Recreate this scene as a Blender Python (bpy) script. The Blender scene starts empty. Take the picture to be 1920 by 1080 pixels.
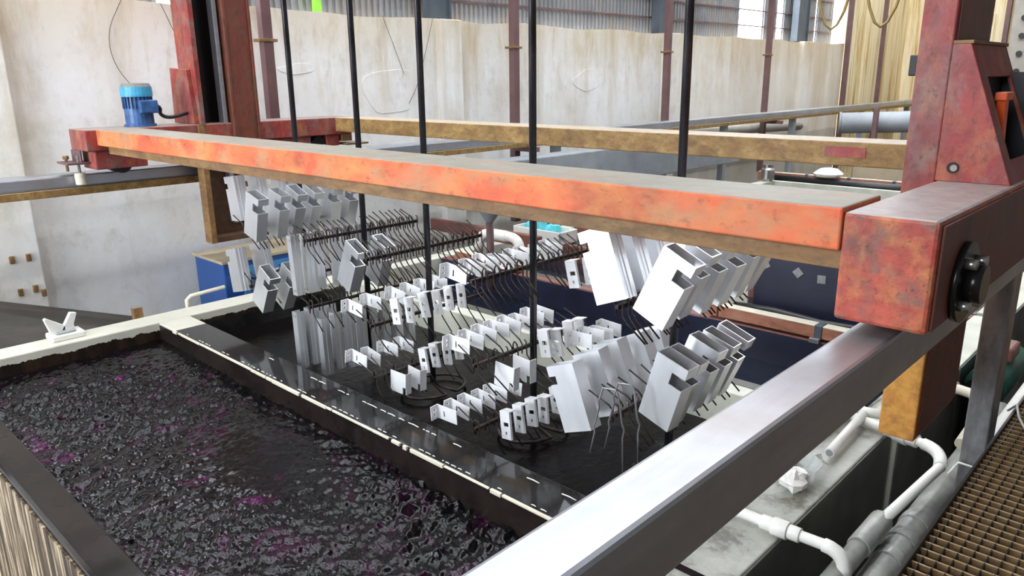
import bpy, math, random
import numpy as np
from mathutils import Matrix, Vector
random.seed(7)
sc = bpy.context.scene
COL = sc.collection
EZ = 3.35            # eye height above the factory floor; everything below is written with the eye at z = 0

# ------------------------------------------------------------------ camera, world, lights, exposure
cam_d = bpy.data.cameras.new('camera'); cam = bpy.data.objects.new('camera', cam_d); COL.objects.link(cam)
cam_d.sensor_width = 36.0; cam_d.lens = 1419.66 / 1920 * 36; cam_d.clip_end = 200; cam_d.clip_start = 0.05
Rm = Matrix(((0.7264, -0.1767, 0.6651), (0.6871, 0.2007, -0.6982), (-0.0101, 0.9636, 0.2672)))
def _norm(a): return a.normalized()
vx = Vector((-590-960, 540-163, -1419.66)).normalized(); vy = Vector((2360-960, 540-130, -1419.66)).normalized()
X_ = -vx; Y_ = (vy - X_*vy.dot(X_)).normalized(); Z_ = X_.cross(Y_)
Rm = Matrix((X_, Y_, Z_))
cam.matrix_world = Rm.to_4x4()
sc.camera = cam

world = bpy.data.worlds.new('overcast'); sc.world = world; world.use_nodes = True
bg = world.node_tree.nodes['Background']
bg.inputs[0].default_value = (0.86, 0.92, 1.0, 1); bg.inputs[1].default_value = 16.0
SKY_STRIPS = [(-6.6, .3), (-4.6, .3), (-2.6, .3)]      # roof skylights: centre x, width
for sx, sw in SKY_STRIPS:
    ld = bpy.data.lights.new('skylight', 'AREA'); ld.shape = 'RECTANGLE'; ld.size = sw; ld.size_y = 28
    ld.energy = 480; ld.color = (0.93, 0.96, 1.0)
    lo = bpy.data.objects.new('skylight_daylight', ld); COL.objects.link(lo); lo.location = (sx, 10.5, 5.02)
LIGHT_OPENINGS = [(-7.4, -4.7, -3.35, 2.9), (-2.0, .6, .8, 3.0)]      # added wall openings behind the camera, sized to meter the daylight: x0, x1, z0, z1
GLINT_OPENINGS = [(2.6, 3.4), (3.7, 4.6)]   # unseen high openings added to put glints on the dye bath: y0, y1
def portal(loc, rot, w, h):
    d = bpy.data.lights.new('daylight_opening', 'AREA'); d.shape = 'RECTANGLE'; d.size = w; d.size_y = h; d.energy = 1
    d.cycles.is_portal = True
    o = bpy.data.objects.new('daylight_opening', d); COL.objects.link(o); o.location = loc; o.rotation_euler = rot
for x0, x1, z0, z1 in LIGHT_OPENINGS: portal(((x0+x1)/2, -4.0, (z0+z1)/2), (math.radians(90), 0, 0), x1-x0, z1-z0)
for y0, y1 in GLINT_OPENINGS: portal((-8.14, (y0+y1)/2, 3.1), (math.radians(90), 0, math.radians(90)), y1-y0, 2.2)
sc.view_settings.view_transform = 'Standard'; sc.view_settings.look = 'None'
sc.view_settings.exposure = -0.16; sc.view_settings.gamma = 1.0; sc.view_settings.use_curve_mapping = False
sc.cycles.use_denoising = True
sc.cycles.max_bounces = 8

# ------------------------------------------------------------------ materials
class NT:
    def __init__(s, name):
        s.m = bpy.data.materials.new(name); s.m.use_nodes = True
        s.t = s.m.node_tree; s.b = s.t.nodes['Principled BSDF']; s._c = None
    def n(s, typ, **kw):
        nd = s.t.nodes.new(typ)
        for k, v in kw.items(): setattr(nd, k, v)
        return nd
    def link(s, a, b): s.t.links.new(a, b)
    def co(s, sc3=(1, 1, 1), off=0.0):
        if s._c is None: s._c = s.n('ShaderNodeTexCoord').outputs['Object']
        mp = s.n('ShaderNodeMapping'); mp.inputs['Scale'].default_value = sc3; mp.inputs['Location'].default_value = (off, off*1.7, off*.6)
        s.link(s._c, mp.inputs[0]); return mp.outputs[0]
    def noise(s, scale, sc3=(1, 1, 1), detail=6, rough=.6, dist=0.0, off=0.0):
        nd = s.n('ShaderNodeTexNoise'); nd.inputs['Scale'].default_value = scale
        nd.inputs['Detail'].default_value = detail; nd.inputs['Roughness'].default_value = rough
        nd.inputs['Distortion'].default_value = dist
        s.link(s.co(sc3, off), nd.inputs['Vector']); return nd.outputs['Fac']
    def ramp(s, fac, stops):
        r = s.n('ShaderNodeValToRGB'); e = r.color_ramp.elements
        while len(e) < len(stops): e.new(0.5)
        for i, (p, c) in enumerate(stops):
            e[i].position = p
            e[i].color = (c, c, c, 1) if not hasattr(c, '__len__') else (*c, 1)
        s.link(fac, r.inputs[0]); return r.outputs[0]
    def mix(s, fac, a, b):
        m = s.n('ShaderNodeMix', data_type='RGBA')
        for sock, v in ((m.inputs[0], fac), (m.inputs[6], a), (m.inputs[7], b)):
            if hasattr(v, 'default_value'): s.link(v, sock)
            elif hasattr(v, '__len__'): sock.default_value = (*v, 1)
            else: sock.default_value = v
        return m.outputs[2]
    def math(s, op, a, b=0.0):
        m = s.n('ShaderNodeMath', operation=op)
        for i, v in enumerate((a, b)):
            if hasattr(v, 'default_value'): s.link(v, m.inputs[i])
            else: m.inputs[i].default_value = v
        return m.outputs[0]
    def sep(s, what='Object'):
        g = s.n('ShaderNodeSeparateXYZ')
        if what == 'Normal': s.link(s.n('ShaderNodeNewGeometry').outputs['Normal'], g.inputs[0])
        else: s.link(s.co(), g.inputs[0])
        return g.outputs
    def bump(s, h, strength=.3, dist=.01):
        b = s.n('ShaderNodeBump'); b.inputs['Strength'].default_value = strength; b.inputs['Distance'].default_value = dist
        s.link(h, b.inputs['Height']); s.link(b.outputs[0], s.b.inputs['Normal'])
    def fin(s, col, rough=.5, metal=0.0, spec=None):
        if hasattr(col, 'default_value'): s.link(col, s.b.inputs['Base Color'])
        else: s.b.inputs['Base Color'].default_value = (*col, 1)
        if hasattr(rough, 'default_value'): s.link(rough, s.b.inputs['Roughness'])
        else: s.b.inputs['Roughness'].default_value = rough
        s.b.inputs['Metallic'].default_value = metal
        if spec is not None: s.b.inputs['Specular IOR Level'].default_value = spec
        return s.m

def flat(name, col, rough=.5, metal=0.0, var=.12, scale=9):
    t = NT(name); n = t.noise(scale)
    d = tuple(c*(1-var) for c in col); l = tuple(min(1, c*(1+var)) for c in col)
    return t.fin(t.ramp(n, [(.3, d), (.7, l)]), rough, metal)

def rusty(name, stops, scale=3.0, dust=None, dust_amt=.9, rough=.6, stretch=(1, 1, 1), fine=.35, bump=.25, dark=(.05, .025, .015), nr=.6, mott=.55):
    t = NT(name)
    cols = [q for _, q in stops]; mid = len(cols)//2
    c = cols[mid]; k = 0
    for i, q in enumerate(cols):
        if i == mid: continue
        k += 1; edge = abs(i-mid)
        f = t.ramp(t.noise(scale*(.7+.35*k), stretch, 9, nr, .3, off=3.7*k+scale), [(.44+.03*edge, 0.0), (.66+.02*edge, .85)])
        c = t.mix(f, c, q)
    mo = t.ramp(t.noise(scale*4.3, stretch, 7, .7, .2, off=9.1), [(.46, 0.0), (.66, mott)])
    c = t.mix(mo, c, tuple(x*.42 for x in cols[mid]))
    sp = t.ramp(t.noise(scale*9, stretch, 5, .7), [(.56, 0.0), (.72, 1.0)])
    c = t.mix(t.math('MULTIPLY', sp, fine), c, dark)
    if dust:
        nz = t.ramp(t.sep('Normal')[2], [(.55, 0.0), (.85, 1.0)])
        du = t.ramp(t.noise(scale*4, (1, 1, 1), 6), [(.25, tuple(x*.7 for x in dust)), (.7, dust)])
        am = t.ramp(t.noise(scale*2, (1, 1, 1), 4), [(.2, dust_amt*.75), (.55, dust_amt)])
        c = t.mix(t.math('MULTIPLY', nz, am), c, du)
    t.bump(t.noise(scale*12, (1, 1, 1), 5, .7), bump, .004)
    return t.fin(c, rough)

MT = {}
# red-orange sun-bleached front beam paint
MT['beam_red'] = rusty('red_orange_paint', [(.1, (.16, .045, .025)), (.2, (.60, .07, .035)), (.3, (.72, .145, .045)), (.4, (.74, .27, .075)), (.5, (.44, .25, .12))], 2.4, dust=(.27, .25, .195), dust_amt=1.0, stretch=(.7, 1, 1.1), fine=.5, nr=.58, mott=.25)
MT['red'] = rusty('old_red_paint', [(.1, (.16, .12, .11)), (.2, (.20, .03, .028)), (.3, (.34, .045, .04)), (.4, (.42, .14, .06)), (.5, (.22, .15, .13))], 5.0, dust=(.36, .31, .28), dust_amt=.85, fine=.7, rough=.5, stretch=(1, 1, .6))
MT['red_worn'] = rusty('worn_red_paint', [(.1, (.09, .07, .06)), (.2, (.34, .04, .03)), (.3, (.48, .085, .05)), (.4, (.52, .21, .07)), (.5, (.16, .12, .095))], 6.0, dust=(.40, .36, .34), dust_amt=.9, fine=.8, rough=.45)
MT['red_shaded'] = rusty('shaded_red_paint', [(.35, (.07, .025, .02)), (.5, (.15, .035, .028)), (.62, (.19, .05, .03)), (.72, (.14, .07, .04))], 5.0, stretch=(1, 1, .5), rough=.5)  # red paint darkened to carry the shade of side faces
MT['rust_ochre'] = rusty('ochre_rust', [(.1, (.12, .06, .025)), (.2, (.25, .14, .045)), (.3, (.30, .18, .055)), (.4, (.44, .28, .10)), (.5, (.20, .09, .03))], 7.0, dust=(.48, .40, .30), stretch=(.6, 1, 1), fine=.55)
MT['rust_brown'] = rusty('brown_rust', [(.1, (.10, .05, .02)), (.2, (.20, .095, .035)), (.3, (.25, .13, .045)), (.4, (.36, .21, .075)), (.5, (.15, .075, .03))], 6.0, dust=(.30, .26, .2), stretch=(.4, 1, 1), fine=.6)
MT['rust_orange'] = rusty('orange_rust', [(.30, (.20, .06, .02)), (.45, (.48, .17, .03)), (.60, (.62, .30, .05)), (.75, (.45, .12, .03))], 6.0, fine=.35)
MT['rust_dark'] = rusty('dark_brown_rust', [(.1, (.03, .015, .008)), (.2, (.07, .03, .015)), (.3, (.09, .045, .02)), (.4, (.14, .06, .03))], 6.0)
MT['purple_steel'] = flat('maroon_primer_steel', (.16, .085, .085), .5, 0, .25, 3)
MT['black'] = flat('black_rubber', (.012, .012, .014), .35)
MT['black_oily'] = flat('oily_black_steel', (.018, .015, .014), .25, .4)
MT['bolt'] = flat('worn_bolt_steel', (.45, .43, .40), .3, .9)
t = NT('dark_rod_steel'); n = t.noise(9, (1, 1, .3))
MT['rod'] = t.fin(t.ramp(n, [(.35, (.03, .03, .036)), (.55, (.08, .078, .088)), (.72, (.17, .14, .12))]), .30, .75)
t = NT('hook_wire'); n = t.noise(20)
MT['wire'] = t.fin(t.ramp(n, [(.4, (.015, .012, .012)), (.7, (.08, .05, .035))]), .4, .5)
t = NT('brushed_stainless'); n = t.noise(3, (6, .35, 6), 6); n2 = t.noise(2.2, (1, 1, 1), 5)
c = t.mix(t.ramp(n2, [(.45, 0.0), (.7, .55)]), t.ramp(n, [(.3, (.40, .42, .46)), (.7, (.50, .52, .57))]), (.34, .30, .25))
MT['stainless'] = t.fin(c, t.ramp(n2, [(.3, .30), (.7, .46)]), .75)
t = NT('dirty_steel_post'); n = t.noise(14, (1, 1, .4), 6)
MT['post'] = t.fin(t.ramp(n, [(.3, (.18, .17, .17)), (.7, (.42, .41, .42))]), .38, .7)
t = NT('silver_aluminium'); n = t.noise(5, (1, 1, .25), 4)
t.bump(t.noise(120, (1, 1, .02), 3), .05, .002)
MT['alu'] = t.fin(t.ramp(n, [(.3, (.80, .81, .83)), (.7, (.93, .94, .96))]), t.ramp(n, [(.3, .26), (.7, .38)]), .80)
t = NT('white_bracket_metal'); n = t.noise(16)
MT['bracket'] = t.fin(t.ramp(n, [(.3, (.84, .84, .84)), (.7, (.93, .93, .94))]), .35, .10)
MT['pvc'] = flat('white_pvc', (.80, .78, .72), .35, 0, .06, 14)
MT['pvc_cream'] = flat('cream_pvc', (.72, .66, .52), .4, 0, .08, 12)
MT['pvc_grey'] = flat('grey_pvc_dusty', (.36, .36, .33), .32, 0, .3, 12)
# white plaster, stained ochre near the top edge and in streaks
t = NT('stained_white_plaster'); z = t.sep()[2]
blot = t.ramp(t.noise(.9, (1, 1, 1), 8, .62), [(.42, (.88, .875, .86)), (.56, (.84, .82, .77)), (.70, (.66, .61, .50))])
strk = t.ramp(t.noise(1.6, (1, 1.4, .12), 7, .6), [(.54, 0.0), (.72, .6)])
c = t.mix(strk, blot, (.56, .50, .40))
topn = t.math('ADD', z, t.math('MULTIPLY', t.noise(1.3, (1, 1, 1), 5), .9))
c = t.mix(t.ramp(t.math('MULTIPLY', topn, .45), [(.20, 0.0), (.56, .62)]), c, (.62, .51, .33))
lo_ = t.ramp(t.noise(2.1, (1, 1, 1), 8, .7), [(.58, 0.0), (.75, .45)])
c = t.mix(lo_, c, (.50, .47, .43))
far = t.ramp(t.math('MULTIPLY', t.sep()[1], .05), [(.50, 0.0), (.95, .75)])
c = t.mix(t.math('MULTIPLY', far, t.ramp(t.noise(1.1, (1, 1, .2), 6), [(.3, .4), (.6, 1.0)])), c, (.56, .46, .31))
run = t.ramp(t.noise(2.6, (1, 1, .22), 8, .7, .4, off=4.3), [(.47, 0.0), (.64, 1.0)])
hi = t.ramp(t.math('MULTIPLY', t.math('ADD', z, 1.0), .5), [(.15, .10), (.82, .95)])
c = t.mix(t.math('MULTIPLY', run, t.math('MULTIPLY', hi, .75)), c, (.52, .38, .19))
gr = t.ramp(t.noise(5.5, (1, 1, .7), 9, .75, .2, off=7.7), [(.54, 0.0), (.72, .38)])
c = t.mix(gr, c, (.46, .44, .41))
cr = t.n('ShaderNodeTexVoronoi', feature='DISTANCE_TO_EDGE'); cr.inputs['Scale'].default_value = .9; t.link(t.co((1, 1, .6)), cr.inputs['Vector'])
t.bump(t.noise(9, (1, 1, 1), 8, .7), .35, .02)
MT['plaster'] = t.fin(c, .85)
t = NT('rust_streaked_ochre_wall')
c = t.ramp(t.noise(1.9, (2.2, 2.2, .10), 9, .7, .3), [(.30, (.26, .12, .04)), (.40, (.50, .31, .10)), (.46, (.70, .56, .30)), (.54, (.80, .71, .50)), (.62, (.68, .46, .15)), (.70, (.82, .74, .56))])
MT['ochre_wall'] = t.fin(c, .7)
t = NT('grey_corrugated_metal'); n = t.noise(2, (1, 1, .3), 6)
MT['sheet'] = t.fin(t.ramp(n, [(.3, (.20, .20, .21)), (.55, (.33, .33, .34)), (.75, (.34, .27, .20))]), .5, .5)
MT['blue_steel'] = flat('blue_grey_steel', (.09, .11, .13), .5, .2, .2, 3)
MT['roof'] = flat('dark_roof_sheet', (.05, .052, .055), .8)
MT['concrete'] = flat('wet_dark_concrete', (.07, .065, .06), .45, 0, .4, 2)
MT['sidewall'] = flat('grey_side_wall', (.16, .155, .15), .85, 0, .3, 1)
# tank body: cream plastic with a wet brown stain that has an uneven upper edge
def stained(name, level, base=(.66, .64, .53), stain=(.018, .011, .008), amp=.10):
    t = NT(name); z = t.sep()[2]
    e = t.math('ADD', z, t.math('MULTIPLY', t.noise(7, (1, 1, .6), 8, .7), amp))
    f = t.math('GREATER_THAN', e, level + amp*.5)
    d = t.ramp(t.noise(2, (1, 1, 1), 6), [(.4, base), (.62, tuple(x*.86 for x in base)), (.75, (.52, .42, .28))])
    s_ = t.ramp(t.noise(9, (1, 1, .3), 6), [(.4, stain), (.75, (.05, .03, .018))])
    return t.fin(t.mix(f, s_, d), t.ramp(f, [(0, .25), (1, .45)]))
MT['tank'] = stained('cream_tank_plastic', 1.285)
MT['tank_far'] = flat('cream_tank_plate', (.60, .60, .50), .45, 0, .15, 3)
t = NT('wet_black_film'); n = t.noise(3, (.5, 1, 1), 6)
t.bump(t.noise(5, (1, 1, 1), 3), .04, .01)
MT['wet'] = t.fin(t.ramp(n, [(.3, (.006, .006, .007)), (.7, (.035, .033, .032))]), .07)
t = NT('wet_brown_rim'); n = t.noise(3, (1, 1, 1), 6)
MT['wet_brown'] = t.fin(t.ramp(n, [(.3, (.006, .004, .004)), (.7, (.022, .015, .012))]), t.ramp(n, [(.3, .2), (.7, .35)]), spec=.25)
t = NT('streaked_outer_side'); n = t.noise(9, (1, 1, .10), 7, .7)
t = NT('dirty_shaded_rim'); n = t.noise(5, (1, 1, 1), 9, .72); MT['rim_dirty_shaded'] = t.fin(t.ramp(n, [(.38, (.17, .16, .13)), (.48, (.36, .36, .31)), (.62, (.45, .45, .39))]), .5)  # real grime, plus a darker base for the shade under the rail
MT['green_grey'] = flat('dark_green_grey_plastic', (.10, .10, .085), .5, 0, .4, 3)  # green-grey plastic; its dark tone also paints shade on tank sides
t = NT('streaked_outer_side'); n = t.noise(16, (1, 1, .05), 8, .72)
MT['streak'] = t.fin(t.ramp(n, [(.40, (.02, .014, .010)), (.50, (.10, .06, .03)), (.60, (.55, .45, .30)), (.75, (.70, .62, .46))]), .5)
t = NT('purple_black_liquid')
pur = t.ramp(t.noise(3.1, (1, 1.3, 1), 7, .7, .6), [(.53, (.003, .0025, .003)), (.62, (.020, .002, .014)), (.72, (.14, .006, .11))])
t.bump(t.noise(60, (.8, 1.3, 1), 4, .6), .25, .006)
MT['liquid1'] = t.fin(pur, .03); t.b.inputs['IOR'].default_value = 1.36
t = NT('black_still_liquid')
t.bump(t.noise(16, (1, 1, 1), 6, .6), .22, .02)
MT['liquid2'] = t.fin((.005, .004, .004), .05, spec=.22); t.b.inputs['IOR'].default_value = 1.34
t = NT('navy_liquid'); t.bump(t.noise(9, (1, 1, 1), 5), .25, .02)
MT['liquid3'] = t.fin((.006, .010, .022), .06)
MT['navy'] = flat('navy_rubber_sheet', (.018, .02, .045), .35, 0, .35, 3)
t = NT('copper_bar'); n = t.noise(5, (1, 1, 3), 7, .65)
MT['copper'] = t.fin(t.ramp(n, [(.32, (.26, .10, .06)), (.5, (.48, .20, .12)), (.66, (.55, .27, .18)), (.8, (.34, .18, .13))]), .42, .25)
MT['brownred'] = flat('brown_red_plastic', (.20, .075, .055), .5, 0, .3, 4)
MT['blue_cab'] = flat('blue_enamel', (.018, .085, .30), .35, 0, .15, 4)
MT['blue_cab2'] = flat('light_blue_enamel', (.06, .22, .48), .4, 0, .2, 5)
MT['tan'] = flat('dusty_tan_top', (.46, .38, .26), .7, 0, .12, 5)
MT['mot_lt'] = flat('light_blue_motor_paint', (.06, .33, .52), .4, 0, .25, 12)
MT['mot_dk'] = flat('dark_blue_motor_paint', (.035, .10, .25), .4, 0, .45, 14)
MT['mot_top'] = flat('dusty_motor_cap', (.20, .19, .17), .6)
MT['dark_board'] = rusty('dark_stained_board', [(.35, (.035, .028, .022)), (.6, (.075, .06, .05)), (.75, (.05, .06, .045))], 2.5, stretch=(1, .4, 1), rough=.6)
MT['turq'] = flat('turquoise_cloth', (.10, .48, .55), .8, 0, .3, 12)
MT['blue_jug'] = flat('blue_plastic', (.02, .10, .30), .35)
MT['green'] = flat('dark_green_steel', (.02, .10, .07), .4, 0, .25, 8)
MT['lime'] = flat('lime_green', (.35, .85, .08), .5)
MT['orange'] = flat('bright_orange_enamel', (.90, .12, .02), .4)
MT['yellow_cable'] = flat('yellow_brown_cable', (.30, .20, .06), .5)
MT['grate'] = rusty('rusty_grating_steel', [(.30, (.26, .11, .05)), (.45, (.46, .25, .11)), (.58, (.56, .38, .19)), (.72, (.40, .20, .09))], 5, fine=.25, bump=.1)
MT['grate_dk'] = flat('dark_grating_edge', (.035, .03, .028), .5, .3)
MT['grey_duct'] = flat('grey_ventilation_duct', (.30, .32, .34), .5, .1, .2, 2)
MT['grey_dusty'] = flat('dusty_grey_pipe', (.42, .39, .34), .7, 0, .15, 3)
MT['vine'] = flat('dry_vine', (.09, .07, .05), .8)
t = NT('clear_film'); t.b.inputs['Transmission Weight'].default_value = .55; t.bump(t.noise(30), .8, .02)
MT['film'] = t.fin((.75, .80, .78), .18)
MT['white_cloth'] = flat('white_cloth', (.75, .74, .70), .9)

# ------------------------------------------------------------------ mesh helpers
ROOTLOC = {}
class MB:
    def __init__(s): s.v = []; s.f = []; s.sm = []
    def add(s, vs, fs, smooth=False):
        o = len(s.v); s.v += [tuple(p) for p in vs]
        for f in fs: s.f.append(tuple(i+o for i in f)); s.sm.append(smooth)
        return s
    def box(s, x0, x1, y0, y1, z0, z1):
        vs = [(x, y, z) for x in (x0, x1) for y in (y0, y1) for z in (z0, z1)]
        return s.add(vs, [(0, 1, 3, 2), (4, 6, 7, 5), (0, 4, 5, 1), (2, 3, 7, 6), (0, 2, 6, 4), (1, 5, 7, 3)])
    def prism(s, poly, axis, a, b):
        """poly: 2-D outline in the two other axes (x,z for 'y'; y,z for 'x'; x,y for 'z')"""
        def P(p, h):
            return {'x': (h, p[0], p[1]), 'y': (p[0], h, p[1]), 'z': (p[0], p[1], h)}[axis]
        n = len(poly)
        vs = [P(p, a) for p in poly] + [P(p, b) for p in poly]
        fs = [tuple(range(n)), tuple(range(2*n-1, n-1, -1))] + [(i, i+n, (i+1) % n+n, (i+1) % n) for i in range(n)]
        return s.add(vs, fs)
    def tube(s, pts, r, n=8, caps=True, closed=False):
        pts = [Vector(p) for p in pts]; m = len(pts); rings = []
        rs = r if hasattr(r, '__len__') else [r]*m
        up = None
        for i, p in enumerate(pts):
            if closed: d = pts[(i+1) % m]-pts[i-1]
            else: d = pts[min(i+1, m-1)]-pts[max(i-1, 0)]
            d.normalize()
            if up is None: up = Vector((0, 0, 1)) if abs(d.z) < .9 else Vector((1, 0, 0))
            a = d.cross(up)
            if a.length < 1e-5: a = d.orthogonal()
            a.normalize(); b = a.cross(d); up = b
            rings.append([p + (a*math.cos(2*math.pi*k/n)+b*math.sin(2*math.pi*k/n))*rs[i] for k in range(n)])
        vs = [q for rg in rings for q in rg]; fs = []
        for i in range(m if closed else m-1):
            for k in range(n):
                j = (i+1) % m
                fs.append((i*n+k, i*n+(k+1) % n, j*n+(k+1) % n, j*n+k))
        o = len(s.v); s.add(vs, fs, True)
        if caps and not closed:
            s.f.append(tuple(o+k for k in range(n))[::-1]); s.sm.append(False)
            s.f.append(tuple(o+(m-1)*n+k for k in range(n))); s.sm.append(False)
        return s
    def cyl(s, p0, p1, r, n=20): return s.tube([p0, p1], r, n)
    def lathe(s, c, prof, n=24):
        """prof: list of (radius, z) about a vertical axis at c"""
        vs = [(c[0]+r*math.cos(2*math.pi*k/n), c[1]+r*math.sin(2*math.pi*k/n), c[2]+z) for r, z in prof for k in range(n)]
        fs = [(i*n+k, i*n+(k+1) % n, (i+1)*n+(k+1) % n, (i+1)*n+k) for i in range(len(prof)-1) for k in range(n)]
        fs += [tuple(range(n))[::-1], tuple((len(prof)-1)*n+k for k in range(n))]
        return s.add(vs, fs, False)
    def plate(s, o, u, v, w, h, th, holes=()):
        """plate with real rectangular cut-outs: corner o, unit axes u (width) and v (height), thickness along u x v"""
        o, u, v = Vector(o), Vector(u).normalized(), Vector(v).normalized(); nrm = u.cross(v).normalized()
        us = sorted({0.0, w} | {a for q in holes for a in q[:2]}); vs = sorted({0.0, h} | {a for q in holes for a in q[2:]})
        us = [a for a in us if -1e-9 <= a <= w+1e-9]; vs = [a for a in vs if -1e-9 <= a <= h+1e-9]
        def keep(i, j):
            if i < 0 or j < 0 or i >= len(us)-1 or j >= len(vs)-1: return False
            cu, cv = (us[i]+us[i+1])/2, (vs[j]+vs[j+1])/2
            return not any(q[0] < cu < q[1] and q[2] < cv < q[3] for q in holes)
        def P(i, j, k): return o+u*us[i]+v*vs[j]+nrm*(th*k)
        for i in range(len(us)-1):
            for j in range(len(vs)-1):
                if not keep(i, j): continue
                s.add([P(i, j, 1), P(i+1, j, 1), P(i+1, j+1, 1), P(i, j+1, 1)], [(0, 1, 2, 3)])
                s.add([P(i, j, 0), P(i, j+1, 0), P(i+1, j+1, 0), P(i+1, j, 0)], [(0, 1, 2, 3)])
                for di, dj, a, b in ((-1, 0, (i, j+1), (i, j)), (1, 0, (i+1, j), (i+1, j+1)), (0, -1, (i, j), (i+1, j)), (0, 1, (i+1, j+1), (i, j+1))):
                    if not keep(i+di, j+dj):
                        s.add([P(*a, 0), P(*b, 0), P(*b, 1), P(*a, 1)], [(0, 1, 2, 3)])
        return s
    def mesh(s, name, off=(0, 0, 0)):
        me = bpy.data.meshes.new(name)
        me.from_pydata([(p[0]-off[0], p[1]-off[1], p[2]-off[2]) for p in s.v], [], s.f)
        me.polygons.foreach_set('use_smooth', s.sm); me.update(); return me

def chaikin(pts, n=2):
    pts = [Vector(p) for p in pts]
    for _ in range(n):
        q = [pts[0]]
        for a, b in zip(pts[:-1], pts[1:]): q += [a*.75+b*.25, a*.25+b*.75]
        pts = q+[pts[-1]]
    return pts
def part(name, mb, m, parent, bevel=0, label=None, kind=None):
    me = mb.mesh(name, ROOTLOC.get(parent.name, (0, 0, 0)) if parent else (0, 0, 0))
    me.materials.append(MT[m]); o = bpy.data.objects.new(name, me); COL.objects.link(o)
    if parent: o.parent = parent; ROOTLOC[o.name] = ROOTLOC.get(parent.name, (0, 0, 0))
    if bevel:
        bv = o.modifiers.new('bevel', 'BEVEL'); bv.width = bevel; bv.segments = 2; bv.limit_method = 'ANGLE'
    if label: o['label'] = label
    if kind: o['kind'] = kind
    return o
def thing(name, label, cat, loc=(0, 0, 0), group=None):
    o = bpy.data.objects.new(name, None); COL.objects.link(o); o.location = loc; ROOTLOC[o.name] = tuple(loc)
    o.empty_display_size = .1
    o['label'] = label; o['category'] = cat
    if group: o['group'] = group
    return o
def solo(name, mb, m, label, cat, loc=None, bevel=0, group=None, kind=None):
    """a thing that is one mesh, its origin at loc"""
    loc = loc or tuple(np.mean(np.array(mb.v), axis=0))
    me = mb.mesh(name, loc); me.materials.append(MT[m]); o = bpy.data.objects.new(name, me); COL.objects.link(o)
    o.location = loc; o['label'] = label; o['category'] = cat
    if group: o['group'] = group
    if kind: o['kind'] = kind
    if bevel:
        bv = o.modifiers.new('bevel', 'BEVEL'); bv.width = bevel; bv.segments = 2; bv.limit_method = 'ANGLE'
    return o
def struct(name, mb, m, bevel=0, label=None):
    o = part(name, mb, m, None, bevel); o['kind'] = 'structure'
    if label: o['label'] = label
    return o
def placed(name, me, loc, rot, label, cat, group):
    o = bpy.data.objects.new(name, me); COL.objects.link(o); o.location = loc; o.rotation_euler = rot
    o['label'] = label; o['category'] = cat; o['group'] = group
    return o
ORD = ['first', 'second', 'third', 'fourth', 'fifth', 'sixth', 'seventh', 'eighth', 'ninth', 'tenth']

# ------------------------------------------------------------------ the hall
FL = -EZ
struct('floor', MB().box(-9, 3.4, -9, 25.4, FL-.1, FL), 'concrete', label='dark wet concrete factory floor')
WX = -7.8
mb = MB()
ys = np.linspace(-4, 20.6, 60); prof = [(float(y), .735+.018*math.sin(y*3.1)+random.uniform(-.012, .012)) for y in ys]
mb.prism([(-4, FL)] + [(20.6, FL)] + prof[::-1], 'x', -8.05, WX)
wl = struct('wall_left', mb, 'plaster', label='stained white plaster side wall')
for i, (y0, y1) in enumerate(((1.02, 1.90), (6.80, 7.16), (12.12, 12.5), (17.9, 18.5))):
    p = part('pilaster', MB().box(WX-.01, -7.68, y0, y1, FL, .735), 'plaster', wl, .012)
    if i == 0:
        for (yy, zz) in ((1.67, -1.50), (1.80, -1.50), (1.69, -1.80), (1.81, -1.79), (1.87, -1.84)):
            part('rusty_stub', MB().box(-7.69, -7.655, yy-.02, yy+.02, zz-.035, zz+.035), 'rust_brown', p, .008)
    part('steel_stanchion', MB().box(-8.0, -7.9, y0+.02, y1-.02, .74, 5.2).box(-8.03, -7.87, y0, y0+.03, .74, 5.2).box(-8.03, -7.87, y1-.03, y1, .74, 5.2), 'blue_steel', wl)
# patches of fallen plaster standing proud / hollow
for (yc, zc, ry, rz) in ((6.05, -.15, .42, .32), (10.0, -.05, .35, .15), (4.75, .12, .22, .06)):
    po = [(yc+ry*math.cos(a)*(1+.15*math.sin(3*a+yc)), zc+rz*math.sin(a)*(1+.2*math.cos(2*a+yc))) for a in np.linspace(0, 2*math.pi, 22, endpoint=False)]
    part('plaster_patch', MB().prism(po, 'x', WX-.01, WX+.005), 'plaster', wl, .003)
# corrugated sheets above the wall, one object per sheet, with daylight gaps
def corrugated(y0, y1, z0, z1, x):
    m = MB(); n = max(1, round((y1-y0)/.095)); pts = []
    for i in range(n):
        b = y0+(y1-y0)*i/n; w = (y1-y0)/n
        pts += [(b, 0), (b+w*.38, 0), (b+w*.5, .028), (b+w*.88, .028)]
    pts.append((y1, 0))
    for k in range(len(pts)-1):
        (a, h), (c, g) = pts[k], pts[k+1]
        m.add([(x+h, a, z0), (x+g, c, z0), (x+g, c, z1), (x+h, a, z1)], [(0, 1, 2, 3)])
        m.add([(x+h-.003, a, z0), (x+g-.003, c, z0), (x+g-.003, c, z1), (x+h-.003, a, z1)], [(3, 2, 1, 0)])
    return m
edges = [-4, -3.8, -2.7, -1.6, -.5, .6, 1.6, 2.55, 3.43, (3.64, 4.6), 5.6, 6.8, 7.9, 9.0, 9.8, 10.7, 11.6, 12.4, 13.4, 14.5, 15.56, (16.67, 17.34), (17.67, 18.6), 19.46, (19.56, 20.55)]
prev = edges[0]
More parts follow.
